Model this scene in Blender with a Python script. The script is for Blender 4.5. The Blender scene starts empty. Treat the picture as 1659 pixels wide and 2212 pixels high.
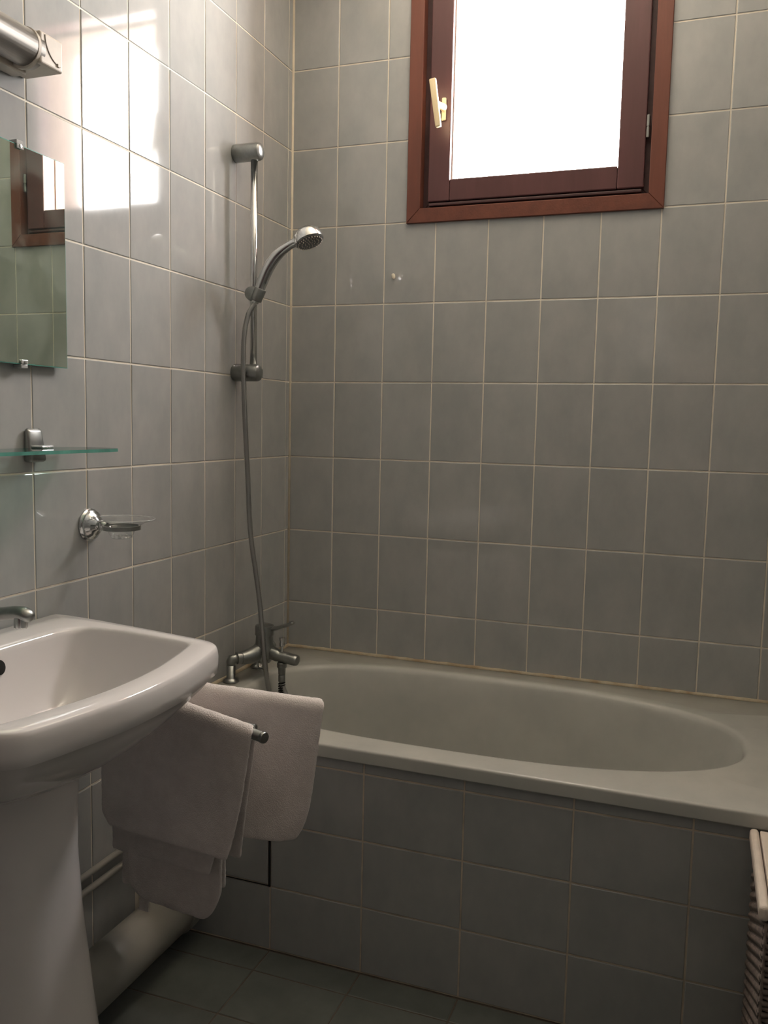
import bpy, bmesh, math, random
from mathutils import Vector, Matrix, noise
random.seed(7)
PI = math.pi
scene = bpy.context.scene
COL = scene.collection

# ---------------------------------------------------------------- camera
cam_d = bpy.data.cameras.new('camera'); cam = bpy.data.objects.new('camera', cam_d); COL.objects.link(cam)
RC = ((0.93890480, 0.34352466, 0.02117973), (0.05520051, -0.08955929, -0.99445062), (-0.33972147, 0.93486359, -0.10305038))
cam.matrix_world = Matrix(((RC[0][0], -RC[1][0], -RC[2][0], 1.16725), (RC[0][1], -RC[1][1], -RC[2][1], -2.36188),
                           (RC[0][2], -RC[1][2], -RC[2][2], 1.20276), (0, 0, 0, 1)))
cam_d.sensor_fit = 'HORIZONTAL'; cam_d.sensor_width = 36; cam_d.lens = 1866.26/1659*36
cam_d.clip_start = 0.02
scene.camera = cam

# ---------------------------------------------------------------- world: overcast daylight over pale ground
SKY, GROUND, EXPOSURE = 30.0, 62.0, 1.08
w = bpy.data.worlds.new('overcast_sky'); scene.world = w; w.use_nodes = True
nt = w.node_tree; nt.nodes.clear()
out = nt.nodes.new('ShaderNodeOutputWorld'); bg = nt.nodes.new('ShaderNodeBackground')
geo = nt.nodes.new('ShaderNodeTexCoord'); sep = nt.nodes.new('ShaderNodeSeparateXYZ')
mr = nt.nodes.new('ShaderNodeMapRange'); mr.inputs[1].default_value = -0.05; mr.inputs[2].default_value = 0.05
mix = nt.nodes.new('ShaderNodeMix'); mix.data_type = 'RGBA'
mix.inputs[6].default_value = (GROUND*1.0, GROUND*0.94, GROUND*0.89, 1); mix.inputs[7].default_value = (SKY*1.0, SKY*0.955, SKY*0.945, 1)
nt.links.new(geo.outputs['Generated'], sep.inputs[0]); nt.links.new(sep.outputs[2], mr.inputs[0])
nt.links.new(mr.outputs[0], mix.inputs[0]); nt.links.new(mix.outputs[2], bg.inputs[0]); nt.links.new(bg.outputs[0], out.inputs[0])
# window portal (guides sampling of the sky through the pane)
pl = bpy.data.lights.new('window_daylight_portal', 'AREA'); pl.shape = 'RECTANGLE'; pl.size = 0.52; pl.size_y = 0.60
pl.cycles.is_portal = True
po = bpy.data.objects.new('window_daylight_portal', pl); COL.objects.link(po)
po.location = (0.688, 0.245, 2.145); po.rotation_euler = (-PI/2, 0, 0)
vs = scene.view_settings
vs.view_transform = 'Standard'; vs.look = 'None'; vs.gamma = 1; vs.use_curve_mapping = False; vs.exposure = EXPOSURE

# ---------------------------------------------------------------- materials
def mat(name, col, rough=0.5, metal=0.0, var=0.0, vscale=8, col2=None, bump=0.0, bscale=60, coat=0, spec=0.5, detail=4,
        objrand=0.0, sheen=0, stretch=None, trans=0, ior=1.45):
    m = bpy.data.materials.new(name); m.use_nodes = True
    n = m.node_tree.nodes; L = m.node_tree.links; b = n['Principled BSDF']
    b.inputs['Roughness'].default_value = rough; b.inputs['Metallic'].default_value = metal
    b.inputs['Specular IOR Level'].default_value = spec; b.inputs['Coat Weight'].default_value = coat
    b.inputs['Coat Roughness'].default_value = 0.05; b.inputs['Sheen Weight'].default_value = sheen
    b.inputs['Transmission Weight'].default_value = trans; b.inputs['IOR'].default_value = ior
    b.inputs['Base Color'].default_value = (*col, 1)
    g = n.new('ShaderNodeNewGeometry')
    src = g.outputs['Position']
    if stretch:
        mp = n.new('ShaderNodeMapping'); mp.inputs['Scale'].default_value = stretch; L.new(src, mp.inputs[0]); src = mp.outputs[0]
    if var or col2 or objrand:
        t = n.new('ShaderNodeTexNoise'); t.inputs['Scale'].default_value = vscale; t.inputs['Detail'].default_value = detail
        t.inputs['Roughness'].default_value = 0.62
        if objrand:
            oi = n.new('ShaderNodeObjectInfo'); ad = n.new('ShaderNodeVectorMath'); ad.operation = 'ADD'
            ml = n.new('ShaderNodeMath'); ml.operation = 'MULTIPLY'; ml.inputs[1].default_value = 30
            L.new(oi.outputs['Random'], ml.inputs[0]); L.new(src, ad.inputs[0]); L.new(ml.outputs[0], ad.inputs[1]); L.new(ad.outputs[0], t.inputs['Vector'])
        else: L.new(src, t.inputs['Vector'])
        r = n.new('ShaderNodeValToRGB'); r.color_ramp.elements[0].position = 0.32; r.color_ramp.elements[1].position = 0.68
        c2 = col2 or tuple(min(1, c*(1+var)) for c in col); c1 = col if col2 else tuple(c*(1-var) for c in col)
        r.color_ramp.elements[0].color = (*c1, 1); r.color_ramp.elements[1].color = (*c2, 1)
        L.new(t.outputs['Fac'], r.inputs[0]); last = r.outputs[0]
        if objrand:
            hs = n.new('ShaderNodeHueSaturation'); m2 = n.new('ShaderNodeMapRange')
            m2.inputs[3].default_value = 1-objrand; m2.inputs[4].default_value = 1+objrand
            L.new(oi.outputs['Random'], m2.inputs[0]); L.new(m2.outputs[0], hs.inputs['Value']); L.new(last, hs.inputs['Color']); last = hs.outputs[0]
        L.new(last, b.inputs['Base Color'])
    if bump:
        t2 = n.new('ShaderNodeTexNoise'); t2.inputs['Scale'].default_value = bscale; t2.inputs['Detail'].default_value = 3
        bp = n.new('ShaderNodeBump'); bp.inputs['Strength'].default_value = bump; bp.inputs['Distance'].default_value = 0.002
        L.new(src, t2.inputs['Vector']); L.new(t2.outputs['Fac'], bp.inputs['Height']); L.new(bp.outputs[0], b.inputs['Normal'])
    return m

M_TILE = mat('glazed_wall_tile', (0.352, 0.362, 0.362), 0.07, col2=(0.412, 0.412, 0.410), vscale=13, objrand=0.02, bump=0.03, bscale=9, spec=0.62, stretch=(1, 1, 0.6))
M_TILE_SKIP = M_TILE
M_FLOORTILE = mat('floor_tile', (0.105, 0.115, 0.105), 0.35, col2=(0.14, 0.15, 0.138), vscale=14, objrand=0.05)
M_GROUT = mat('cream_grout', (0.78, 0.72, 0.62), 0.8, var=0.08, vscale=20)
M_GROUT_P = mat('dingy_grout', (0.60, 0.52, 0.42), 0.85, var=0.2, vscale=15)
M_GROUT_D = mat('dark_grout', (0.12, 0.10, 0.08), 0.9, var=0.2, vscale=20)
M_CEIL = mat('ceiling_paint', (0.86, 0.78, 0.65), 0.8, var=0.03)
M_REAR = mat('wall_paint', (0.26, 0.25, 0.22), 0.7, var=0.03)
M_OUT = mat('outside_render', (0.22, 0.15, 0.12), 0.8, var=0.05)
M_TUB = mat('tub_enamel', (0.46, 0.462, 0.44), 0.2, col2=(0.53, 0.53, 0.50), vscale=6, spec=0.45, bump=0.015, bscale=120)
M_CERAMIC = mat('white_sanitary_ceramic', (0.73, 0.70, 0.70), 0.08, var=0.015, vscale=5, spec=0.6)
M_CHROME = mat('chrome', (0.62, 0.63, 0.63), 0.16, 1.0, var=0.04, vscale=30)
M_CHROME_DULL = mat('dull_chrome', (0.30, 0.31, 0.30), 0.32, 1.0, var=0.10, vscale=60)
M_STEEL = mat('brushed_steel', (0.36, 0.335, 0.31), 0.30, 1.0, var=0.12, vscale=25, stretch=(60, 1, 60))
M_HOSE = mat('metal_hose', (0.38, 0.38, 0.37), 0.30, 1.0, var=0.05)
M_DARK = mat('dark_gap', (0.012, 0.011, 0.010), 0.9)
M_GREYPL = mat('grey_spray_rubber', (0.16, 0.16, 0.16), 0.5)
M_WOOD = mat('stained_wood_trim', (0.125, 0.040, 0.026), 0.45, col2=(0.175, 0.056, 0.034), vscale=7, stretch=(5, 5, 5), bump=0.25, bscale=40)
M_WOODV = mat('stained_wood_vertical', (0.125, 0.040, 0.026), 0.45, col2=(0.175, 0.056, 0.036), vscale=22, stretch=(1.2, 1.2, .12), bump=0.2, bscale=60)
M_SASH = mat('dark_stained_sash', (0.090, 0.037, 0.038), 0.40, col2=(0.115, 0.046, 0.048), vscale=24, stretch=(1, 1, .12), bump=0.12, bscale=60)
M_SASHD = mat('dark_window_frame', (0.060, 0.026, 0.028), 0.5, var=0.2, vscale=20)
M_IVORY = mat('ivory_plastic', (0.80, 0.66, 0.42), 0.35, var=0.03)
M_LAMPPL = mat('aged_white_plastic', (0.55, 0.49, 0.43), 0.4, var=0.05, vscale=30)
M_TOWEL = mat('white_terry', (0.72, 0.66, 0.64), 0.95, col2=(0.82, 0.76, 0.74), vscale=26, bump=0.9, bscale=420, sheen=0.35, spec=0.1)
M_PVC = mat('painted_pipe', (0.30, 0.29, 0.26), 0.45, var=0.05, vscale=12)
M_SILICONE = mat('stained_silicone', (0.36, 0.27, 0.17), 0.6, col2=(0.52, 0.47, 0.36), vscale=22)
M_SILW = mat('corner_silicone', (0.66, 0.58, 0.46), 0.55, var=0.08, vscale=14)
M_WICKER = mat('brown_wicker', (0.17, 0.135, 0.118), 0.7, var=0.3, vscale=60)
M_LID = mat('cream_painted_wood', (0.72, 0.63, 0.55), 0.5, var=0.08, vscale=30)
M_SOAPGLASS = None
def glassy(name, tint, rough=0.0, fac=0.92):
    m = bpy.data.materials.new(name); m.use_nodes = True; n = m.node_tree.nodes; L = m.node_tree.links; n.clear()
    o = n.new('ShaderNodeOutputMaterial'); tr = n.new('ShaderNodeBsdfTransparent'); gl = n.new('ShaderNodeBsdfGlossy')
    mx = n.new('ShaderNodeMixShader'); g = n.new('ShaderNodeNewGeometry')
    dt = n.new('ShaderNodeVectorMath'); dt.operation = 'DOT_PRODUCT'; L.new(g.outputs['Incoming'], dt.inputs[0]); L.new(g.outputs['Normal'], dt.inputs[1])
    def mth(op, a, b=None):
        q = n.new('ShaderNodeMath'); q.operation = op
        for k, x in enumerate((a, b)):
            if x is None: continue
            if isinstance(x, (int, float)): q.inputs[k].default_value = x
            else: L.new(x, q.inputs[k])
        return q
    # Schlick reflectance, the same from both sides of the sheet
    fr = mth('ADD', mth('MULTIPLY', mth('POWER', mth('SUBTRACT', 1.0, mth('ABSOLUTE', dt.outputs['Value']).outputs[0]).outputs[0], 5).outputs[0], 0.96).outputs[0], 0.04)
    tr.inputs[0].default_value = (*tint, 1); gl.inputs['Roughness'].default_value = rough
    L.new(fr.outputs[0], mx.inputs[0]); L.new(tr.outputs[0], mx.inputs[1]); L.new(gl.outputs[0], mx.inputs[2]); L.new(mx.outputs[0], o.inputs[0])
    return m
M_PANE = glassy('window_glass', (0.96, 0.97, 0.96))
M_SHELFG = glassy('shelf_glass', (0.80, 0.92, 0.88))
M_SOAPG = glassy('clear_soap_glass', (0.97, 0.98, 0.98), 0.03)
M_EDGE = mat('green_glass_edge', (0.10, 0.30, 0.25), 0.15, var=0.25, vscale=14, spec=0.8)
M_CLEARPL = mat('clear_plastic_clip', (0.42, 0.42, 0.42), 0.12, spec=0.8)
M_SOAPG2 = mat('bright_glass_rim', (0.9, 0.92, 0.92), 0.05, trans=0.75, ior=1.5)
def mirror_mat():
    m = bpy.data.materials.new('silvered_mirror'); m.use_nodes = True; n = m.node_tree.nodes; L = m.node_tree.links; b = n['Principled BSDF']
    b.inputs['Metallic'].default_value = 1; b.inputs['Base Color'].default_value = (0.60, 0.70, 0.60, 1); b.inputs['Roughness'].default_value = 0.012
    # faint greasy smears: a thin diffuse film
    d = n.new('ShaderNodeBsdfDiffuse'); d.inputs[0].default_value = (0.55, 0.62, 0.56, 1)
    t = n.new('ShaderNodeTexNoise'); t.inputs['Scale'].default_value = 9; t.inputs['Detail'].default_value = 5; t.inputs['Distortion'].default_value = 1.2
    g = n.new('ShaderNodeNewGeometry'); L.new(g.outputs['Position'], t.inputs['Vector'])
    r = n.new('ShaderNodeMapRange'); r.inputs[1].default_value = 0.45; r.inputs[2].default_value = 0.8; r.inputs[3].default_value = 0.02; r.inputs[4].default_value = 0.22
    L.new(t.outputs['Fac'], r.inputs[0]); mx = n.new('ShaderNodeMixShader')
    L.new(r.outputs[0], mx.inputs[0]); L.new(b.outputs[0], mx.inputs[1]); L.new(d.outputs[0], mx.inputs[2])
    L.new(mx.outputs[0], n['Material Output'].inputs[0]); return m
M_MIRROR = mirror_mat()

# ---------------------------------------------------------------- object helpers
def link(name, me, m, parent=None, smooth=False, loc=None):
    if smooth:
        for p in me.polygons: p.use_smooth = True
    if m is not None and not me.materials: me.materials.append(m)
    o = bpy.data.objects.new(name, me); COL.objects.link(o)
    if parent is not None: o.parent = parent; o.matrix_parent_inverse = Matrix.Translation(-parent.location)
    if loc is not None: o.location = loc
    return o
def fromdata(name, v, f, m, parent=None, smooth=False):
    me = bpy.data.meshes.new(name); me.from_pydata([tuple(p) for p in v], [], f); me.update()
    bm = bmesh.new(); bm.from_mesh(me); bmesh.ops.recalc_face_normals(bm, faces=bm.faces); bm.to_mesh(me); bm.free()
    return link(name, me, m, parent, smooth)
def frombm(name, bm, m, parent=None, smooth=False, recalc=True):
    if recalc: bmesh.ops.recalc_face_normals(bm, faces=bm.faces)
    me = bpy.data.meshes.new(name); bm.to_mesh(me); bm.free()
    return link(name, me, m, parent, smooth)
def thing(name, label, cat, loc=(0, 0, 0), group=None, kind=None):
    o = bpy.data.objects.new(name, None); COL.objects.link(o); o.location = loc; o.empty_display_size = 0.05
    if label: o['label'] = label
    if cat: o['category'] = cat
    if group: o['group'] = group
    if kind: o['kind'] = kind
    return o
def box(bm, x0, x1, y0, y1, z0, z1, bev=0.0, seg=2):
    r = bmesh.ops.create_cube(bm, size=1)
    vs_ = r['verts']
    for v in vs_: v.co = Vector((x0+(v.co.x+.5)*(x1-x0), y0+(v.co.y+.5)*(y1-y0), z0+(v.co.z+.5)*(z1-z0)))
    if bev:
        es = {e for v in vs_ for e in v.link_edges}
        bmesh.ops.bevel(bm, geom=list(es), offset=bev, segments=seg, affect='EDGES', profile=0.5)
def bx(name, d, m, parent=None, bev=0.0, seg=2, smooth=False):
    bm = bmesh.new(); box(bm, *d, bev=bev, seg=seg); return frombm(name, bm, m, parent, smooth)
def tube(path, radii, seg=16, caps=True, bm=None, squash=None):
    own = bm is None
    if own: bm = bmesh.new()
    P = [Vector(p) for p in path]; n = len(P)
    if not hasattr(radii, '__len__'): radii = [radii]*n
    T = [(P[min(i+1, n-1)]-P[max(i-1, 0)]).normalized() for i in range(n)]
    u = Vector((0, 0, 1)) if abs(T[0].z) < 0.9 else Vector((1, 0, 0))
    u = (u - T[0]*u.dot(T[0])).normalized(); rings = []
    for i in range(n):
        u = (u - T[i]*u.dot(T[i])).normalized(); v = T[i].cross(u)
        s = squash[i] if squash else 1
        rings.append([bm.verts.new(P[i] + u*(math.cos(a)*radii[i]*s) + v*(math.sin(a)*radii[i])) for a in [2*PI*k/seg for k in range(seg)]])
    for a, b in zip(rings, rings[1:]):
        for k in range(seg): bm.faces.new((a[k], a[(k+1) % seg], b[(k+1) % seg], b[k]))
    if caps: bm.faces.new(rings[0][::-1]); bm.faces.new(rings[-1])
    return bm
def smoothpath(pts, n=10):
    P = [Vector(p) for p in pts]; P = [2*P[0]-P[1]]+P+[2*P[-1]-P[-2]]; o = []
    for i in range(1, len(P)-2):
        for k in range(n):
            t = k/n; a, b, c, d = P[i-1:i+3]
            o.append(0.5*((2*b)+(c-a)*t+(2*a-5*b+4*c-d)*t*t+(3*b-a-3*c+d)*t**3))
    o.append(P[-2]); return o
def rod(name, path, r, m, parent=None, seg=16, bm=None):
    return frombm(name, tube(path, r, seg), m, parent, smooth=True)
def edge_split(o, ang=40):
    md = o.modifiers.new('es', 'EDGE_SPLIT'); md.split_angle = math.radians(ang); return o
def lathe(prof, origin, axis, seg=32, bm=None):
    # prof: (distance along axis, radius)
    ax = Vector(axis).normalized(); o = Vector(origin)
    return tube([o+ax*d for d, r in prof], [max(r, 1e-5) for d, r in prof], seg, True, bm)
def lathe_o(name, prof, origin, axis, m, parent, seg=32):
    # tube() bends tangents only by position, the axis is straight so rings stay true
    return edge_split(frombm(name, lathe(prof, origin, axis, seg), m, parent, True), 35)
def loft(rings, capfirst=False, caplast=True, bm=None):
    bm = bm or bmesh.new(); R = [[bm.verts.new(p) for p in r] for r in rings]; n = len(R[0])
    for a, b in zip(R, R[1:]):
        for k in range(n): bm.faces.new((a[k], a[(k+1) % n], b[(k+1) % n], b[k]))
    if capfirst: bm.faces.new(R[0][::-1])
    if caplast:
        c = bm.verts.new(sum((v.co for v in R[-1]), Vector())/n)
        for k in range(n): bm.faces.new((R[-1][k], R[-1][(k+1) % n], c))
    return bm

# ---------------------------------------------------------------- room shell
W, HH = 0.1496, 0.2222
ZTOP = 2.60; XR = 1.62; YR = -2.95
JT = 0.0019                                # half joint
XL = [0.0]+[-0.005+W*c for c in range(1, 12)]; XL[-1] = XR
ZR = [2.2062-HH*r for r in range(-2, 10)]; ZR = [z for z in ZR if z < ZTOP-0.01 and z > 0.02]; ZR = [ZTOP]+ZR+[0.0]
YL = [0.0]+[-(0.0241+W*k) for k in range(0, 20)]; YL = [y for y in YL if y > YR+.02]+[YR]
WIN = (0.372, 1.035, 1.769, 2.548)         # opening cut in the tiling (hidden behind the architrave)

def wall_shell(name, d, m, kind='structure'):
    o = bx(name, d, m); o['kind'] = kind; return o
# back wall: grout-faced masonry with a window hole, built as one mesh
bm = bmesh.new()
T0 = 0.0016
for d in ((-0.12, WIN[0], T0, 0.24, 0, ZTOP), (WIN[1], XR+.12, T0, 0.24, 0, ZTOP), (WIN[0], WIN[1], T0, 0.24, 0, WIN[2]), (WIN[0], WIN[1], T0, 0.24, WIN[3], ZTOP)):
    box(bm, *d)
wall_back = frombm('wall_back', bm, M_GROUT); wall_back['kind'] = 'structure'
wall_left = wall_shell('wall_left', (-0.12, -T0, YR-.1, T0, 0, ZTOP), M_GROUT)
wall_right = wall_shell('wall_right', (XR+T0, XR+.12, YR-.1, T0, 0, ZTOP), M_GROUT)
wall_rear = wall_shell('wall_rear', (-.0022, XR+.0022, YR-.1, YR, 0, ZTOP), M_REAR)
floor = wall_shell('floor', (-.12, XR+.12, YR-.1, .24, -.08, -.0015), M_GROUT_D)
ceiling = wall_shell('ceiling', (-.12, XR+.12, YR-.1, .24, ZTOP, ZTOP+.08), M_CEIL)

tile_cache = {}
def tile_mesh(w_, h_, t, m, crown=0.0):
    key = (round(w_, 4), round(h_, 4), t, m.name)
    if key in tile_cache: return tile_cache[key]
    b = 0.0012; f = 0.0007
    a = min(b, w_/4, h_/4)
    v = []
    for z, i in ((-t, 0), (-f, 0), (0, a)):
        v += [(-w_/2+i, -h_/2+i, z), (w_/2-i, -h_/2+i, z), (w_/2-i, h_/2-i, z), (-w_/2+i, h_/2-i, z)]
    F = []
    for r in (0, 4):
        for k in range(4): F.append((r+k, r+(k+1) % 4, r+4+(k+1) % 4, r+4+k))
    F.append((8, 9, 10, 11))
    me = bpy.data.meshes.new('tile'); me.from_pydata(v, [], F); me.update(); me.materials.append(m)
    tile_cache[key] = me; return me
def put_tile(parent, frame, u0, u1, v0, v1, m=None, t=0.0035, tilt=0.0042, name='tile', lift=0.0):
    """frame: (origin, uaxis, vaxis, normal)"""
    m = m or M_TILE
    if u1-u0 < 0.004 or v1-v0 < 0.004: return
    o = bpy.data.objects.new(name, tile_mesh(u1-u0, v1-v0, t, m)); COL.objects.link(o)
    O, U, V, N = [Vector(q) for q in frame]
    Mx = Matrix((U, V, N)).transposed().to_4x4(); Mx.translation = O+U*((u0+u1)/2)+V*((v0+v1)/2)+N*lift
    big = min(1.0, (u1-u0)/0.12, (v1-v0)/0.15)
    tl = tilt*max(0.15, big)
    mw = Mx @ Matrix.Rotation(random.gauss(0, tl*.5), 4, 'X') @ Matrix.Rotation(random.gauss(0, tl*.5), 4, 'Y')
    o.parent = parent; o.matrix_parent_inverse = Matrix.Translation(-parent.location); o.matrix_basis = mw
    return o
# back wall tiles (clipped round the window)
FB = ((0, 0, 0), (1, 0, 0), (0, 0, 1), (0, -1, 0))
for i in range(len(XL)-1):
    for j in range(len(ZR)-1):
        x0, x1, z1, z0 = XL[i]+JT, XL[i+1]-JT, ZR[j]-JT, ZR[j+1]+JT
        if z1 < 0.45: continue                # behind the tub
        if x1 <= WIN[0] or x0 >= WIN[1] or z1 <= WIN[2] or z0 >= WIN[3]: put_tile(wall_back, FB, x0, x1, z0, z1); continue
        if x0 < WIN[0]: put_tile(wall_back, FB, x0, WIN[0], z0, z1)
        if x1 > WIN[1]: put_tile(wall_back, FB, WIN[1], x1, z0, z1)
        if z0 < WIN[2]-.004 and x0 >= WIN[0]-.01: put_tile(wall_back, FB, max(x0, WIN[0]), min(x1, WIN[1]), z0, WIN[2])
        if z1 > WIN[3]+.004: put_tile(wall_back, FB, max(x0, WIN[0]), min(x1, WIN[1]), WIN[3], z1)
FL = ((0, 0, 0), (0, 1, 0), (0, 0, 1), (1, 0, 0))
for i in range(len(YL)-1):
    for j in range(len(ZR)-1):
        z1, z0 = ZR[j]-JT, ZR[j+1]+JT
        if i == 0 and False: continue
        if YL[i] > -.70 and z1 < .45: continue
        put_tile(wall_left, FL, YL[i+1]+JT, YL[i]-(JT if i else .0022), z0, z1)
# right wall: same tiling, outside the picture, joined
bm = bmesh.new()
for i in range(len(YL)-1):
    for j in range(len(ZR)-1): box(bm, XR, XR+.004, YL[i+1]+JT, YL[i]-JT, ZR[j+1]+JT, ZR[j]-JT)
o = frombm('tile_field', bm, M_TILE, wall_right); o['kind'] = 'stuff'
# unseen dark door, added for light falloff; added cloth makes the bright tile reflection
dr = thing('added_door_1', 'unseen dark wooden door added in the rear wall for light falloff', None, (0.78, YR, 0), kind='structure')
bx('door_leaf', (.36, 1.20, YR+.002, YR+.035, .005, 2.05), M_SASHD, dr, .003)
for d in ((.29, .36, YR+.002, YR+.045, 0, 2.12), (1.20, 1.27, YR+.002, YR+.045, 0, 2.12), (.36, 1.20, YR+.002, YR+.045, 2.05, 2.12)): bx('door_frame', d, M_SASH, dr, .003)
dk = bx('door_panel', (.46, 1.10, YR+.0355, YR+.045, .20, 1.0), M_SASHD, dr, .006)
bx('door_panel', (.46, 1.10, YR+.0355, YR+.045, 1.12, 1.92), M_SASHD, dr, .006)
# corner silicone
bm = tube([(0.001, -0.001, 0.51), (0.001, -0.001, ZTOP)], 0.0042, 8); o = frombm('trim_1', bm, M_SILW, None, True); o['kind'] = 'structure'

# floor tiles
PX = [0.3077+0.2217*c for c in range(-1, 7)]
FX = [0.0]+PX[:6]+[XR]
FX = [0.0, 0.086, 0.3077, 0.5294, 0.7511, 0.9728, 1.1945, 1.4162, XR]
FY = [-0.700, -0.776]+[-0.776-.1503*k for k in range(1, 15)]; FY = [y for y in FY if y > YR+.03]+[YR]
FF = ((0, 0, 0), (1, 0, 0), (0, 1, 0), (0, 0, 1))
for i in range(len(FX)-1):
    for j in range(len(FY)-1): put_tile(floor, FF, FX[i]+JT, FX[i+1]-JT, FY[j+1]+JT, FY[j]-JT, M_FLOORTILE, 0.003, 0.002)

# bath apron (tiled block wall under the tub rim)
YA = -0.6985
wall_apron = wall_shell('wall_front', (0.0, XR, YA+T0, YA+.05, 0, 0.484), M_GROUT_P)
FA = ((0, YA, 0), (1, 0, 0), (0, 0, 1), (0, -1, 0))
AX = FX; AZ = [0.483, 0.4529, 0.3026, 0.1523, 0.002]
for i in range(len(AX)-1):
    for j in range(4):
        if AX[i+1] < .31 and j in (1, 2): continue
        put_tile(wall_apron, FA, AX[i]+JT, AX[i+1]-JT, AZ[j+1]+JT, AZ[j]-JT, tilt=0.003)
hatch = thing('access_panel', 'tiled access hatch with a dark open gap in the bath front', 'access panel', (0.15, YA, 0.1523))
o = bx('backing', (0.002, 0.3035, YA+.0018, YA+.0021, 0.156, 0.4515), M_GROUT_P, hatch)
for (a, b) in ((0.0, 0.086), (0.086, 0.3035)):
    for (c, d) in ((0.3026, 0.4515), (0.156, 0.3026)):
        put_tile(hatch, FA, a+JT, b-JT, c+JT, d-JT, lift=0.001, tilt=.001)
o = bx('gap', (0.3035, 0.3082, YA-.0007, YA+.0021, 0.1523, 0.4529), M_DARK, hatch)
o = bx('gap', (0.0, 0.3035, YA-.0005, YA+.0021, 0.1528, 0.1545), M_DARK, hatch)
# silicone joint between tub rim and walls
def bead(name, pts, r):
    p = smoothpath(pts, 1); n = len(p)
    P = []
    for a, b in zip(pts, pts[1:]):
        a = Vector(a); b = Vector(b); k = int((b-a).length/.012)
        P += [a+(b-a)*i/k for i in range(k)]
    P.append(Vector(pts[-1]))
    rr = [r*(1+0.35*noise.noise(q*30)) for q in P]
    o = frombm(name, tube(P, rr, 8), M_SILICONE, None, True); o['kind'] = 'structure'; return o
bead('trim_2', [(0.003, YA, .5105), (0.003, -.003, .5105), (XR, -.003, .5105)], 0.0065)

# ---------------------------------------------------------------- window
win = thing('window_1', 'brown wooden window glowing white above the bath', None, (0.70, 0, 2.1), kind='structure')
AX0, AX1, AZ0, AZ1 = 0.360, 1.047, 1.757, 2.560; AW = 0.039
def mitred(name, a, b, c, d, y0, y1, m, parent):
    # quad a,b (outer) c,d (inner) in xz
    v = [(p[0], y0, p[1]) for p in (a, b, c, d)]+[(p[0], y1, p[1]) for p in (a, b, c, d)]
    bm = bmesh.new(); V = [bm.verts.new(p) for p in v]
    for f in ((0, 1, 2, 3), (7, 6, 5, 4), (0, 4, 5, 1), (1, 5, 6, 2), (2, 6, 7, 3), (3, 7, 4, 0)): bm.faces.new([V[k] for k in f])
    bmesh.ops.recalc_face_normals(bm, faces=bm.faces)
    bmesh.ops.bevel(bm, geom=[e for e in bm.edges if abs(e.verts[0].co.y-y0) < 1e-6 and abs(e.verts[1].co.y-y0) < 1e-6], offset=0.0015, segments=1, affect='EDGES')
    return frombm(name, bm, m, parent)
def ring4(name, x0, x1, z0, z1, w_, y0, y1, m, mv, parent):
    O = [(x0, z0), (x1, z0), (x1, z1), (x0, z1)]; I = [(x0+w_, z0+w_), (x1-w_, z0+w_), (x1-w_, z1-w_), (x0+w_, z1-w_)]
    g = 0.0003; r = []
    for k in range(4):
        l = (k+1) % 4; r.append(mitred(name, O[k], O[l], I[l], I[k], y0, y1, m if k % 2 == 0 else mv, parent))
    return r
ring4('architrave', AX0, AX1, AZ0, AZ1, AW, -0.010, 0.030, M_WOOD, M_WOODV, win)
ring4('frame', AX0+AW-.004, AX1-AW+.004, AZ0+AW-.004, AZ1-AW+.004, 0.032, 0.022, 0.085, M_SASHD, M_SASHD, win)
# sash: stiles run through, rails butt between them
SX0, SX1, SZ0, SZ1 = 0.4155, 0.9935, 1.8155, 2.505
gl0, gl1, glz0, glz1 = 0.4775, 0.9270, 1.874, 2.446
Y0, Y1 = 0.006, 0.060
sash = bx('sash_stile', (SX0, gl0, Y0, Y1, SZ0, SZ1), M_SASH, win, 0.003)
bx('sash_stile', (gl1, SX1, Y0, Y1, SZ0, SZ1), M_SASH, win, 0.003)
bx('sash_rail', (gl0+.0005, gl1-.0005, Y0+.0008, Y1, SZ0, glz0), M_SASH, win, 0.003)
bx('sash_rail', (gl0+.0005, gl1-.0005, Y0+.0008, Y1, glz1, SZ1), M_SASH, win, 0.003)
bx('drip_bead', (SX0+.004, SX1-.004, 0.004, 0.02, SZ0-.012, SZ0-.004), M_SASHD, win, 0.002)
p = bx('pane', (gl0-.006, gl1+.006, 0.034, 0.038, glz0-.006, glz1+.006), M_PANE, win)
# left bead coloured pale, painted as the lit strip beside the glass
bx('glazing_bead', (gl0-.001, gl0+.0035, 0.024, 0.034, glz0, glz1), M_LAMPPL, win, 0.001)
# outer reveal and sill
bm = bmesh.new()
for d in ((WIN[0], .434, .085, .238, WIN[2], WIN[3]), (.942, WIN[1], .085, .238, WIN[2], WIN[3]), (.434, .942, .085, .238, WIN[2], 1.850), (.434, .942, .085, .238, 2.440, WIN[3])): box(bm, *d)
frombm('outer_reveal', bm, M_OUT, win)
# hinge
bm = lathe([(0, .002), (.002, .0048), (.026, .0048), (.0265, .0035), (.0285, .0035), (.029, .0048), (.056, .0048), (.058, .002)], (0.9985, 0.004, 1.935), (0, 0, 1), 14)
hg = edge_split(frombm('hinge', bm, M_CHROME_DULL, win, True)); hg['label'] = 'small knuckle hinge on the right'
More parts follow.
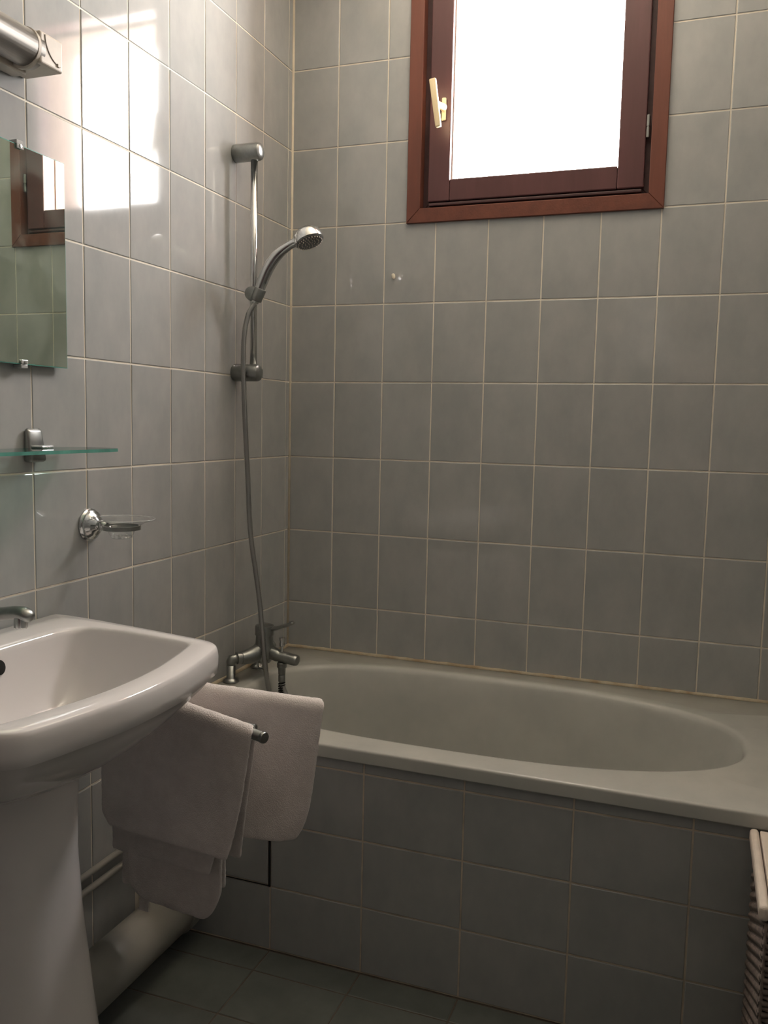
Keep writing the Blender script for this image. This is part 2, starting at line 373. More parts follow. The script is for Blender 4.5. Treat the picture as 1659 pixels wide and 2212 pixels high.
# handle
hd = bx('handle_plate', (0.4515, 0.4640, -0.002, 0.006, 2.028, 2.088), M_IVORY, win, 0.003, 3, True)
hd['label'] = 'ivory handle plate'
lathe_o('handle_neck', [(0, .010), (.010, .009), (.03, .0075), (.040, .008)], (0.4575, 0, 2.062), (-.25, -1, 0), M_IVORY, hd, 20)
bm = bmesh.new(); box(bm, -.0085, .0085, -.0065, .0065, -.064, .064, 0.003, 3)
for v in bm.verts: v.co.x *= 1.0+0.10*(v.co.z/.064)
bmesh.ops.transform(bm, matrix=Matrix.Translation((0.4475, -0.044, 2.060)) @ Matrix.Rotation(math.radians(-9), 4, 'Y'), verts=bm.verts)
lv = frombm('handle_grip', bm, M_IVORY, hd, True); edge_split(lv)

# ---------------------------------------------------------------- bathtub
tub = thing('bathtub', 'pale grey-green enamel bathtub built in under the window', 'bathtub', (0.8, -0.35, 0))
NB = 128
cx, cy = 0.695, -0.362
def oval(ax, ay, nl, nr, z, dx=0, dy=0):
    r = []
    for k in range(NB):
        a = 2*PI*k/NB; c, s = math.cos(a), math.sin(a); n = nr if c > 0 else nl
        x = math.copysign(abs(c)**(2/n), c)*ax; y = math.copysign(abs(s)**(2/n), s)*ay
        r.append((cx+dx+x, cy+dy+y, z))
    return r
def rect_ring(x0, x1, y0, y1, z, ref):
    r = []
    for (px, py, _) in ref:
        dx, dy = px-cx, py-cy; t = 1e9
        if dx > 1e-9: t = min(t, (x1-cx)/dx)
        if dx < -1e-9: t = min(t, (x0-cx)/dx)
        if dy > 1e-9: t = min(t, (y1-cy)/dy)
        if dy < -1e-9: t = min(t, (y0-cy)/dy)
        r.append([cx+dx*t, cy+dy*t, z])
    for X in (x0, x1):
        for Y in (y0, y1):
            k = min(range(NB), key=lambda q: (r[q][0]-X)**2+(r[q][1]-Y)**2); r[k][0] = X; r[k][1] = Y
    return [tuple(p) for p in r]
ref = oval(.61, .278, 3.0, 2.35, .51)
x0, x1, y0, y1 = 0.003, XR-.002, -0.709, -0.003
rings = [rect_ring(x0+.02, x1, y0+.02, y1, .4845, ref), rect_ring(x0, x1, y0, y1, .4800, ref), rect_ring(x0, x1, y0, y1, .4825, ref), rect_ring(x0, x1, y0, y1, .5035, ref),
         rect_ring(x0, x1, y0+.0003, y1, .5062, ref), rect_ring(x0, x1, y0+.0016, y1, .5085, ref), rect_ring(x0, x1, y0+.0045, y1, .5098, ref), rect_ring(x0, x1, y0+.009, y1, .510, ref)]
sc = lambda f, z: [(cx+(p[0]-cx)*f[0], cy+(p[1]-cy)*f[1], z) for p in ref]
rings += [sc((1.022, 1.05), .5103), sc((1.006, 1.018), .5112), sc((.996, .994), .5103), sc((.986, .972), .506), sc((.979, .955), .497), sc((.973, .942), .482)]
for z, ax, ay, dx in ((.44, .575, .252, -.004), (.36, .555, .240, -.010), (.27, .528, .226, -.018), (.19, .497, .208, -.026), (.145, .468, .190, -.032), (.120, .425, .160, -.034), (.110, .35, .115, -.034)):
    rings.append(oval(ax, ay, 3.0, 2.5, z, dx))
o = frombm('shell', loft(rings, False, True), M_TUB, tub, True)
# overflow control below the mixer
lathe_o('overflow_cover', [(0, .021), (.004, .022), (.010, .019), (.013, .011), (.014, 0)], (0.128, -.345, .425), (1, 0, .25), M_CHROME_DULL, tub)

# ---------------------------------------------------------------- bath mixer
px_, mx, my = 0.033, 0.092, -0.325
mix_t = thing('bath_mixer', 'dull chrome bath mixer tap standing on the left rim of the tub', 'tap', (px_, my, .5115))
zc = 0.572
for s_ in (-1, 1):
    yy = my+s_*.075
    e = Vector((mx-px_, -s_*.075, 0)).normalized(); P0 = Vector((px_, yy, zc))
    bm = lathe([(0, .022), (.003, .022), (.008, .017), (.011, .0115), (.046, .0115)], (px_, yy, .5112), (0, 0, 1), 24)
    bm = tube([P0+Vector((0, 0, -.016)), P0+Vector((0, 0, -.007)), P0+e*.003+Vector((0, 0, -.001)), P0+e*.010, P0+e*.024], [.0115, .0125, .013, .0125, .0115], 24, True, bm)
    frombm('pillar', bm, M_CHROME_DULL, mix_t, True)
    lathe_o('union_nut', [(0, .012), (.002, .0160), (.014, .0160), (.016, .014)], P0+e*.014, e, M_CHROME_DULL, mix_t, 20)
    q = smoothpath([P0+e*.028, P0+e*.042, P0+e*.064+Vector((0, 0, .004)), P0+e*.090+Vector((0, 0, .014))], 6)
    frombm('inlet_arm', tube(q, [.0165+.0004*k for k in range(len(q))], 20), M_CHROME_DULL, mix_t, True)
lathe_o('body', [(-.022, .006), (-.020, .016), (-.010, .024), (.005, .0285), (.02, .0275), (.034, .0240), (.052, .0230), (.055, .0230)], (mx, my, zc), (0, 0, 1), M_CHROME_DULL, mix_t)
lathe_o('lever_cap', [(0, .021), (.001, .0258), (.020, .0258), (.026, .0245), (.029, .017), (.030, .0)], (mx, my, zc+.055), (0, 0, 1), M_CHROME_DULL, mix_t)
bm = tube(smoothpath([(mx+.014, my, zc+.073), (mx+.034, my, zc+.076), (mx+.062, my, zc+.086), (mx+.082, my, zc+.095), (mx+.088, my, zc+.097)], 6), [.012]*3+[.010]*5+[.009]*6+[.0095]*6+[.009, .0085, .0075, .006, .003], 16, squash=[.55]*25)
frombm('lever', bm, M_CHROME_DULL, mix_t, True)
bm = tube(smoothpath([(mx, my, zc+.006), (mx+.020, my, zc+.008), (mx+.045, my, zc+.002), (mx+.075, my, zc-.002), (mx+.095, my, zc-.005), (mx+.103, my, zc-.006)], 6), [.018]*6+[.0175]*6+[.017]*6+[.0168]*6+[.0165, .016, .0155, .014, .012, .008, .004], 22, squash=[1]*12+[.9]*12+[.85]*7)
frombm('spout', bm, M_CHROME_DULL, mix_t, True)
lathe_o('diverter_knob', [(0, .004), (.018, .004), (.020, .0075), (.026, .0075), (.030, .0062), (.040, .0085), (.043, .0085), (.044, 0)], (mx+.053, my, zc+.010), (0, 0, 1), M_CHROME, mix_t, 18)
lathe_o('hose_connector', [(0, .011), (.003, .0135), (.014, .0135), (.016, .0105), (.033, .0095), (.035, .006)], (mx+.053, my, zc-.014), (0, 0, -1), M_CHROME_DULL, mix_t, 20)
lathe_o('backplate_cap', [(0, .008), (.002, .0105), (.012, .0095), (.016, .004), (.0165, 0)], (mx+.006, my+.024, zc+.020), (.4, 1, .1), M_CHROME_DULL, mix_t, 16)

# ---------------------------------------------------------------- shower rail
rx, ry = 0.056, -0.330
rail = thing('shower_rail', 'chrome vertical shower slide rail fixed to the left wall by the corner', 'shower rail', (0, ry, 1.32))
rod('bar', [(rx, ry, 1.326), (rx, ry, 1.885)], 0.0092, M_CHROME, rail, 20)
for z in (1.883, 1.325):
    lathe_o('wall_bracket', [(.0005, .0215), (.003, .0225), (.066, .0225), (.073, .0205), (.077, .015), (.0785, .007), (.079, 0)], (0, ry, z), (1, 0, 0), M_CHROME_DULL, rail, 32)
sl = lathe_o('slider', [(-.020, .010), (-.018, .0165), (-.010, .0185), (.010, .0185), (.018, .0165), (.020, .010)], (rx, ry, 1.527), (0, 1, 0), M_CHROME_DULL, rail, 28)
lathe_o('slider_cup', [(-.018, .0125), (-.016, .0145), (.014, .016), (.016, .015)], (rx+.020, ry-.012, 1.524), (.42, 0, .9), M_CHROME_DULL, rail, 24)
# handset
hs = thing('hand_shower', 'chrome hand shower with round grey spray face on the slide rail', 'shower head', (0.076, ry-.012, 1.52))
hp = smoothpath([(0.070, ry-.012, 1.512), (0.084, ry-.012, 1.547), (0.104, ry-.012, 1.588), (0.130, ry-.010, 1.622), (0.160, ry-.008, 1.643), (0.178, ry-.006, 1.651)], 8)
n = len(hp); rr = [0.0108+0.0042*math.sin(PI*min(1, i/(n-1)*1.25))*(1 if i < n*.8 else 1) for i in range(n)]
frombm('handle', tube(hp, [max(.0088, r) for r in rr], 20), M_CHROME, hs, True)
bm = tube([p+Vector((.0075, -.006, -.006)) for p in hp[10:40]], [.0052]*30, 10); frombm('handle_groove', bm, M_CHROME_DULL, hs, True)
hn = Vector((0.40, -0.10, -0.91)).normalized()
hc = Vector((0.211, ry-.004, 1.664))
lathe_o('head', [(-.022, .003), (-.021, .016), (-.016, .027), (-.008, .0345), (.008, .0375), (.014, .0378), (.0155, .036)], hc, hn, M_CHROME, hs, 40)
rg = lathe_o('spray_face', [(.0145, .0352), (.017, .034), (.0185, .030), (.019, 0)], hc, hn, M_GREYPL, hs, 40)
rg['label'] = 'grey rubber spray face'
u = hn.orthogonal().normalized(); v_ = hn.cross(u)
bm = bmesh.new()
for rad, cnt in ((.031, 26), (.022, 18), (.013, 11), (.005, 5)):
    for k in range(cnt):
        a = 2*PI*k/cnt; c = hc+hn*.018+u*(rad*math.cos(a))+v_*(rad*math.sin(a))
        lathe([(0, .0014), (.003, .001)], c, hn, 6, bm)
frombm('nozzles', bm, M_LAMPPL, rg, False)['kind'] = 'stuff'
frombm('handle_neck', tube(smoothpath([(0.170, ry-.007, 1.647), (0.186, ry-.006, 1.658), hc+Vector((-.008, 0, .008))], 6), [.0092, .0098, .0105, .011, .012, .013, .014, .015, .0155, .016, .016, .015, .012], 18), M_CHROME, hs, True)
frombm('collar', tube([(0.066, ry-.012, 1.503), (0.074, ry-.012, 1.522)], .0105, 6), M_CHROME, hs)

# hose : from cup down to a loop in the tub and up to the connector
hpts = [(0.066, ry-.012, 1.502), (0.052, ry-.022, 1.47), (0.045, ry-.030, 1.41), (0.044, ry-.030, 1.32), (0.047, ry-.026, 1.20), (0.053, ry-.020, 1.05), (0.060, ry-.016, .90), (0.083, ry-.012, .74),
        (0.104, ry-.026, .62), (0.122, ry-.030, .50), (.150, ry-.018, .38), (0.190, ry-.006, .34), (0.205, ry, .40), (mx+.062, ry+.004, .48), (mx+.053, my, .523)]
hp = smoothpath(hpts, 8)
# resample by length
L_ = [0]
for a, b in zip(hp, hp[1:]): L_.append(L_[-1]+(b-a).length)
step = 0.00225; N_ = int(L_[-1]/step); path = []; k = 0
for i in range(N_+1):
    s = i*step
    while k < len(L_)-2 and L_[k+1] < s: k += 1
    t = (s-L_[k])/(L_[k+1]-L_[k]+1e-12); path.append(hp[k].lerp(hp[k+1], min(1, t)))
rad = [0.0073 if i % 2 == 0 else 0.0056 for i in range(len(path))]
hose = thing('shower_hose', 'ribbed metal shower hose hanging from the hand shower to the bath mixer', 'hose', (0.06, ry, .5))
frombm('hose_spiral', tube(path, rad, 10), M_HOSE, hose, True)
lathe_o('hose_nut', [(0, .0085), (.002, .0095), (.018, .0095), (.020, .008)], (mx+.053, my, .523), (0.0, 0, -1), M_CHROME_DULL, hose, 16)
rings_ = []
for i in range(9):
    z = .500-.0065*i; bmx = None
    a0 = [(mx+.053+.0085*math.cos(q)+.0002*i*i*.3, my+.0085*math.sin(q), z+.0025*math.cos(q)) for q in [2*PI*k/14 for k in range(15)]]
    rings_.append(a0)
bm = bmesh.new()
for a0 in rings_: tube(a0, .0016, 6, True, bm)
frombm('anti_kink_spring', bm, M_DARK, hose, True)

# ---------------------------------------------------------------- wash basin
BY = -1.33
basin = thing('washbasin', 'white ceramic pedestal washbasin against the left wall', 'sink', (0.2, BY, 0))
def closed_half(pts, n=7):
    # pts: (x, v) for v>=0 from back centre round to front centre; mirrored, catmull-rom
    full = pts+[(x, -v) for x, v in pts[::-1]]
    full = [full[i] for i in range(len(full)) if i == 0 or (abs(full[i][0]-full[i-1][0])+abs(full[i][1]-full[i-1][1])) > 1e-6]
    if abs(full[0][1]+full[-1][1]) < 1e-6 and abs(full[0][0]-full[-1][0]) < 1e-6: full = full[:-1]
    P = [Vector((x, v, 0)) for x, v in full]; m_ = len(P); o = []
    for i in range(m_):
        a, b, c, d = P[i-1], P[i], P[(i+1) % m_], P[(i+2) % m_]
        for k in range(n):
            t = k/n; o.append(0.5*((2*b)+(c-a)*t+(2*a-5*b+4*c-d)*t*t+(3*b-a-3*c+d)*t**3))
    return o
OUT = [(.004, 0), (.004, .15), (.004, .270), (.005, .298), (.018, .306), (.10, .299), (.22, .280), (.34, .258), (.385, .248), (.410, .232), (.4225, .205), (.437, .14), (.449, .07), (.452, 0)]
INN = [(.100, 0), (.100, .08), (.102, .150), (.106, .195), (.120, .226), (.150, .241), (.22, .242), (.30, .231), (.340, .225), (.360, .218), (.369, .202), (.384, .14), (.397, .07), (.401, 0)]
N1 = closed_half(OUT); N2 = closed_half(INN)
ZT = 0.820
def R_(base, z, f=1.0, c=(.22, 0), tw=None, zf=None):
    r = []
    for p in base:
        x = c[0]+(p.x-c[0])*f; v = c[1]+(p.y-c[1])*f
        r.append((x, BY+v, z+(zf(p) if zf else 0)))
    return r
def mixr(a, b, t, z): return [(p[0]*(1-t)+q[0]*t, p[1]*(1-t)+q[1]*t, z if z is not None else p[2]*(1-t)+q[2]*t) for p, q in zip(a, b)]
o0 = R_(N1, ZT); i0 = R_(N2, ZT)
ped_top = [(0.155+.115*math.cos(a), BY+.120*math.sin(a), .66) for a in [math.atan2(p.y, p.x-.2) for p in N1]]
under = []
prof_out = [(1.00, .775), (1.003, .79), (1.004, .802), (.998, .812), (.990, .8175), (.980, .8195)]
rings = []
# underside from pedestal up to rim
for t, z in ((0.0, .645), (.10, .650), (.34, .668), (.60, .700), (.80, .732), (.92, .756), (.98, .772)):
    rings.append(mixr(ped_top, R_(N1, z, .995), t, z))
for f, z in prof_out: rings.append(R_(N1, z, f))
rings.append(mixr(R_(N1, ZT, .98), i0, .45, ZT+.0008)); rings.append(mixr(R_(N1, ZT, .98), i0, .86, ZT)); rings.append(mixr(R_(N1, ZT, .98), i0, .97, ZT-.0015))
rings.append(R_(N2, ZT-.005, .993)); rings.append(R_(N2, ZT-.012, .983))
for f, z in ((.955, .785), (.91, .755), (.84, .725), (.74, .700), (.58, .684), (.38, .676), (.15, .672)):
    rings.append(R_(N2, z, f, (.24, 0)))
for r in rings:      # keep clear of the wall
    for k in range(len(r)): r[k] = (max(.0025, r[k][0]), r[k][1], r[k][2])
o = frombm('bowl', loft(rings, False, True), M_CERAMIC, basin, True)
# pedestal
prings = []
for z, a, b, xo in ((0.0, .135, .142, .165), (.02, .135, .142, .165), (.10, .131, .138, .165), (.25, .120, .124, .160), (.40, .110, .112, .156), (.50, .106, .107, .155), (.58, .107, .108, .155), (.64, .110, .112, .155), (.664, .108, .112, .155)):
    ring = []
    for k in range(56):
        q = 2*PI*k/56; c, s = math.cos(q), math.sin(q)
        n = 2.6
        x = math.copysign(abs(c)**(2/n), c)*a; y = math.copysign(abs(s)**(2/n), s)*b
        ring.append((max(0.022, xo+x), BY+y, z))
    prings.append(ring)
frombm('pedestal', loft(prings, False, True), M_CERAMIC, basin, True)
lathe_o('overflow_hole', [(0, .0125), (.0012, .0125), (.0016, .0115), (.0017, 0)], (.1065, -1.276, .789), (1, 0, .2), M_DARK, basin, 28)
lathe_o('drain', [(0, .026), (.002, .026), (.003, .02), (.0015, .018), (.0015, 0)], (.24, BY, .6745), (0, 0, 1), M_CHROME, basin, 28)

tap = thing('basin_tap', 'grey metal basin tap on the back ledge of the washbasin', 'tap', (.055, BY, ZT))
lathe_o('body', [(0, .025), (.004, .026), (.010, .023), (.055, .021), (.075, .020), (.078, .0195)], (.055, BY, ZT), (0, 0, 1), M_CHROME_DULL, tap)
bm = tube(smoothpath([(.05, BY, ZT+.050), (.09, BY, ZT+.064), (.145, BY, ZT+.072), (.197, BY, ZT+.081), (.215, BY, ZT+.079), (.222, BY, ZT+.070)], 6), [.017]*6+[.015]*6+[.0135]*6+[.013]*6+[.0128, .0125, .012, .0115, .010, .008, .005], 20, squash=[.75]*31)
frombm('spout', bm, M_CHROME_DULL, tap, True)
lathe_o('aerator', [(0, .010), (.010, .0105), (.018, .0105), (.020, .009), (.020, 0)], (.204, BY, ZT+.077), (0, 0, -1), M_CHROME, tap, 20)
lathe_o('lever_cap', [(0, .018), (.001, .022), (.022, .022), (.032, .017), (.035, 0)], (.055, BY, ZT+.079), (0, 0, 1), M_CHROME_DULL, tap)
frombm('lever', tube([(.055, BY, ZT+.105), (.09, BY, ZT+.118), (.13, BY, ZT+.128), (.140, BY, ZT+.129)], [.008, .007, .0065, .003], 14), M_CHROME_DULL, tap, True)

# ---------------------------------------------------------------- mirror with clips
mir = thing('wall_mirror', 'frameless rectangular mirror clipped to the left wall above the glass shelf', 'mirror', (0.0, -1.34, 1.30))
MY0, MY1, MZ0, MZ1 = -1.690, -0.992, 1.293, 1.674
piv = Vector((0.0105, -0.992, 1.3))
RM = Matrix.Translation(piv) @ Matrix.Rotation(math.radians(0.22), 4, 'Z') @ Matrix.Translation(-piv)
bm = bmesh.new(); box(bm, .0105, .0150, MY0, MY1, MZ0, MZ1); bmesh.ops.transform(bm, matrix=RM, verts=bm.verts)
g = frombm('glass_edge', bm, M_EDGE, mir); g['label'] = 'dark green ground edge of the mirror glass'
bm = bmesh.new(); v = [bm.verts.new(p) for p in ((.01525, MY0+.001, MZ0+.0015), (.01525, MY1-.001, MZ0+.0015), (.01525, MY1-.001, MZ1-.0015), (.01525, MY0+.001, MZ1-.0015))]
bm.faces.new(v); bmesh.ops.transform(bm, matrix=RM, verts=bm.verts)
frombm('reflecting_face', bm, M_MIRROR, mir)
for yy in (-1.108, -1.57):
    for zz, s in ((MZ0, -1), (MZ1, 1)):
        c = bmesh.new(); box(c, .0005, .0185, yy-.008, yy+.008, zz+(0 if s > 0 else -.007), zz+(.007 if s > 0 else 0), .001)
        box(c, .0165, .0195, yy-.008, yy+.008, zz-(.008 if s > 0 else 0), zz+(.0 if s > 0 else .008), .001)
        cl = frombm('clip', c, M_CLEARPL, mir)
        lathe_o('clip_screw', [(0, .003), (.0012, .003), (.0016, 0)], (.0195, yy, zz-s*.003), (1, 0, 0), M_CHROME_DULL, cl, 12)

# ---------------------------------------------------------------- wall lamp
lamp = thing('wall_lamp', 'brushed steel tube wall lamp with off-white plastic end caps above the mirror', 'lamp', (0, -1.34, 1.8))
LY0, LY1 = -1.61, -1.071
bx('base', (.0005, .030, LY0+.03, LY1-.03, 1.790, 1.842), M_LAMPPL, lamp, .003)
rod('shade', [(.055, LY0+.045, 1.822), (.055, LY1-.045, 1.822)], .031, M_STEEL, lamp, 40)
for a, b in ((LY1-.056, LY1), (LY0, LY0+.056)):
    cp = bx('end_cap', (.0005, .083, a, b, 1.797, 1.850), M_LAMPPL, lamp, .004, 3)
    lathe_o('cap_collar', [(0, .0345), (.006, .0345), (.007, .0325)], (.052, a if b == LY1 else b, 1.822), (0, -1 if b == LY1 else 1, 0), M_LAMPPL, cp, 32)
    arc = [(.0835, (a+b)/2+.020-.026*(1-math.cos(q)) if False else a+.012+.036*(1-math.cos(q)), 1.846-.040*math.sin(q)) for q in [PI/2*k/12 for k in range(13)]]
    frombm('groove', tube(arc, .0009, 6), M_DARK if False else M_STEEL, cp)
    bx('switch_nub', (.082, .0855, b-.016, b-.010, 1.8035, 1.8095), M_LAMPPL, cp, .001)

# ---------------------------------------------------------------- glass shelf
shelf = thing('glass_shelf', 'narrow clear glass shelf with a green edge under the mirror', 'shelf', (0, -1.34, 1.13))
SZ = 1.1365
bm = bmesh.new(); SP = []
for (x, y) in ((.012, -1.70), (.012, -.985), (.030, -.967), (.070, -.963), (.108, -.968), (.122, -.982), (.126, -1.01), (.128, -1.34), (.126, -1.67), (.122, -1.695), (.10, -1.705)): SP.append((x, y))
a = [bm.verts.new((x, y, SZ+.006)) for x, y in SP]; b = [bm.verts.new((x, y, SZ)) for x, y in SP]; n = len(SP)
bm.faces.new(a); bm.faces.new(b[::-1])
for k in range(n): f = bm.faces.new((a[k], b[k], b[(k+1) % n], a[(k+1) % n])); f.material_index = 1
o = frombm('glass_plate', bm, M_SHELFG, shelf); o.data.materials.append(M_EDGE)
for yy in (-1.077, -1.60):
    bm = bmesh.new(); box(bm, .0005, .020, yy-.021, yy+.021, 1.116, 1.178, .006, 3)
    for v in bm.verts:
        if v.co.z > 1.15: v.co.x -= .35*(v.co.z-1.15)*(1 if v.co.x > .01 else 0); v.co.y = yy+(v.co.y-yy)*.9
    br = frombm('bracket', bm, M_CHROME_DULL, shelf, True); edge_split(br)
    bx('clamp_lip', (.014, .040, yy-.016, yy+.016, SZ+.0065, SZ+.0105), M_CHROME, br, .0015)
    bx('clamp_lip', (.014, .034, yy-.014, yy+.014, SZ-.006, SZ-.0005), M_CHROME_DULL, br, .0015)

# ---------------------------------------------------------------- soap dish holder
SY, SZC = -0.918, 0.982
sh = thing('soap_holder', 'small round chrome soap holder with a ring on the left wall', 'soap holder', (0, SY, SZC))
lathe_o('rosette', [(.0005, .0330), (.004, .0335), (.006, .0315), (.008, .0300), (.011, .0295), (.013, .0265), (.018, .0225), (.021, .018), (.024, .012), (.026, .010)], (0, SY, SZC), (1, 0, 0), M_CHROME, sh, 36)
lathe_o('arm', [(0, .0105), (.006, .008), (.012, .0105), (.016, .010), (.020, .0065), (.024, .005)], (.022, SY, SZC+.001), (1, 0, .02), M_CHROME, sh, 20)
bm = bmesh.new()
RR = .036; rc = (.080, SY, SZC-.001); rings = []
for k in range(48):
    q = 2*PI*k/48; c, s = math.cos(q), math.sin(q)
    rings.append([bm.verts.new((rc[0]+c*(RR+dx), rc[1]+s*(RR+dx), rc[2]+dz)) for dx, dz in ((-.002, -.0042), (.002, -.0042), (.002, .0042), (-.002, .0042))])
for k in range(48):
    a, b = rings[k], rings[(k+1) % 48]
    for j in range(4): bm.faces.new((a[j], a[(j+1) % 4], b[(j+1) % 4], b[j]))
edge_split(frombm('ring', bm, M_CHROME_DULL, sh, True))
sd = thing('soap_dish', 'small clear glass soap dish sitting in the chrome ring', 'soap dish', (.088, SY, SZC))
prof = [(-.018, .0005), (-.018, .022), (-.0165, .0235), (-.0125, .025), (-.008, .0275), (.0, .033), (.008, .041), (.0135, .052), (.0160, .056)]
bm = bmesh.new(); rings = []
for d, r in prof:
    ex = 1+.18*max(0, (d+.005)/.02)
    rings.append([(rc[0]+.004*max(0, d/.016)+r*ex*math.cos(2*PI*k/48), SY+r*math.sin(2*PI*k/48), SZC+d+.001) for k in range(48)])
frombm('dish', loft(rings, False, False), M_SOAPG, sd, True)
lathe_o('foot_beads', [(0, .020), (-.002, .022), (-.004, .020), (-.005, .018)], (rc[0], SY, SZC-.018), (0, 0, 1), M_SOAPG, sd, 12)
rim = [(rc[0]+.004+.0585*1.18*math.cos(q)*.96, SY+.0565*math.sin(q), SZC+.0172) for q in [2*PI*k/48 for k in range(49)]]
frombm('dish_rim', tube(rim, .0013, 8, False), M_SOAPG2, sd, True)
for k in range(8):
    q = 2*PI*k/8; lathe_o('foot_bead', [(0, .001), (.001, .003), (.003, .0036), (.005, .003), (.006, .0005)], (rc[0]+.017*math.cos(q), SY+.017*math.sin(q), SZC-.0165), (0, 0, -1), M_SOAPG2, sd, 10)
# white blob modelled as a glint on the back wall tile
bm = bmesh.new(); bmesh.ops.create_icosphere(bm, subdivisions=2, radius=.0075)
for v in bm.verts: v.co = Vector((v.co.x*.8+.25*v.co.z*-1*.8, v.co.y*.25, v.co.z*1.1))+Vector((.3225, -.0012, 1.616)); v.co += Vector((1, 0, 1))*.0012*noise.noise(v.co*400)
bm2 = frombm('glint_spot', bm, M_CEIL, None, True); bm2['label'] = 'tiny white spot standing for a glint on the back wall tile left of the window'; bm2['category'] = 'spot'

# ---------------------------------------------------------------- towel rail and towels
PV = Vector((0.030, -0.935, .672))
tr = thing('towel_rail', 'swivel metal towel rail with three arms beside the washbasin', 'towel rail', (0, -.935, .62))
bx('wall_plate', (.0005, .008, -.955, -.915, .59, .74), M_CHROME_DULL, tr, .003)
rod('pivot_post', [(.030, -.935, .605), (.030, -.935, .705)], .0075, M_CHROME_DULL, tr)
bx('post_clamp', (.006, .034, -.943, -.927, .605, .617), M_CHROME_DULL, tr, .001)
bx('post_clamp', (.006, .034, -.943, -.927, .693, .705), M_CHROME_DULL, tr, .001)
E1 = Vector((0.4975, -1.098, .668)); E2 = Vector((0.53, -0.935, .671)); E3 = Vector((0.43, -1.000, .64))
rod('arm', [(PV.x, PV.y, E1.z), E1], .0092, M_CHROME_DULL, tr); rod('arm', [(PV.x, PV.y, E2.z), E2], .0080, M_CHROME_DULL, tr); rod('arm', [(PV.x, PV.y, E3.z), E3], .0080, M_CHROME_DULL, tr)
lathe_o('arm_end_cap', [(0, .0100), (.004, .0102), (.006, .009), (.0065, 0)], E1, (E1-Vector((PV.x, PV.y, E1.z))), M_CHROME_DULL, tr, 20)

def towel_sheet(a, e, tl, tr_, zl, zr, side, ztop, rad, off=0.0, splay=0.0, seed=0, rnd=0.0, half=False, skew=None):
    """grid of one hanging face; tl/tr_: functions of drop fraction giving left/right position along the bar; zl, zr bottom heights."""
    d = (e-a); d.z = 0; d.normalize(); nrm = Vector((d.y, -d.x, 0))*side
    NU, NV = 34, 30; g = []
    for j in range(NV+1):
        row = []
        for i in range(NU+1):
            u = i/NU; s = j/NV
            zb = zl*(1-u)+zr*u
            if rnd:      # rounded bottom corners
                zb += rnd*(max(0, (u-.72)/.28)**2.6)*1.0 + rnd*0.4*(max(0, (.2-u)/.2)**2)
            drop = (ztop-zb)*s
            t = tl(s)*(1-u)+tr_(s)*u
            if drop < rad*PI/2: ang = drop/rad; y = rad*math.sin(ang); z = ztop-rad*(1-math.cos(ang))
            else: y = rad; z = ztop-rad-(drop-rad*PI/2)*(1.0)
            p = a+d*t; nn = noise.noise(Vector((t*7, s*1.3, seed)))*.006*s + noise.noise(Vector((t*22, s*2.5, seed+5)))*.0025*(.3+s)
            yy = y+off*min(1, s*6)+splay*s*s+nn
            q = Vector((p.x, p.y, 0))+nrm*yy; q.z = z+noise.noise(Vector((t*40, 3.1, seed)))*.0012*(1 if s < .1 else .6)
            q.x = max(q.x, .006)
            row.append(q)
        g.append(row)
    return g
def grid_obj(name, grids, parent, m=M_TOWEL, thick=.006):
    """grids: list of row lists stitched one after another in the drop direction"""
    rows = grids; v = [p for r in rows for p in r]; nu = len(rows[0]); F = []
    for j in range(len(rows)-1):
        for i in range(nu-1): F.append((j*nu+i, j*nu+i+1, (j+1)*nu+i+1, (j+1)*nu+i))
    me = bpy.data.meshes.new(name); me.from_pydata([tuple(p) for p in v], [], F); me.update()
    o = link(name, me, m, parent, True)
    md = o.modifiers.new('s', 'SOLIDIFY'); md.thickness = thick; md.offset = 0
    bv = o.modifiers.new('b', 'SUBSURF'); bv.levels = 1; bv.render_levels = 1
    tx = bpy.data.textures.new('terry_'+name, 'CLOUDS'); tx.noise_scale = .006
    dm = o.modifiers.new('d', 'DISPLACE'); dm.texture = tx; dm.strength = .0022; dm.texture_coords = 'GLOBAL'
    return o
lin = lambda a, b: (lambda s: a*(1-s)+b*s)
A1 = Vector((PV.x, PV.y, 0))
def towel(name, label, e, front, back, ztop, rad, seed, rndf=0, rndb=0, extra=None):
    t = thing(name, label, 'towel', (A1.x+.2, A1.y-.05, ztop-.3), 'white towels on the towel rail')
    f = towel_sheet(A1.copy(), e, *front, 1, ztop, rad, seed=seed, rnd=rndf)
    b = towel_sheet(A1.copy(), e, *back, -1, ztop, rad, seed=seed+11, rnd=rndb)
    grid_obj('cloth', b[::-1]+f[1:], t)
    return t
# towel 1: folded bath towel over the arm turned to the camera
t1 = towel('folded_towel', 'cream folded towel on the arm that sticks out past its right edge', E1,
      (lambda s: .030+.0*s+.03*max(0, s-.93)/.07, lambda s: .483-.062*s**1.4, .368, .420),
      (lambda s: .03, lambda s: .470-.130*s, .30, .352), .681, .0125, 1)
# its inner fold, a second layer showing at the right edge and below
f = towel_sheet(A1.copy(), E1, lambda s: .03, lambda s: .462-.045*s, .32, .405, -1, .672, .020, seed=8)
grid_obj('inner_fold', f, t1, thick=.005)
# towel 2: large towel on the straight arm
t2 = towel('bath_towel', 'large white towel hanging in front of the bath rim', E2,
      (lambda s: .10+.08*s, lambda s: .516-.034*s-.022*s**8, .385, .396),
      (lambda s: .12, lambda s: .505-.07*s, .43, .43), .688, .0135, 3, rndf=.012)
# towel 3: small towel hanging lowest with rounded corner
t3 = towel('hand_towel', 'small white towel hanging lowest under the other towels', E3,
      (lambda s: .085+.01*s, lambda s: .348-.008*s, .228, .232),
      (lambda s: .055, lambda s: .33, .228, .30), .652, .011, 6, rndf=.075)
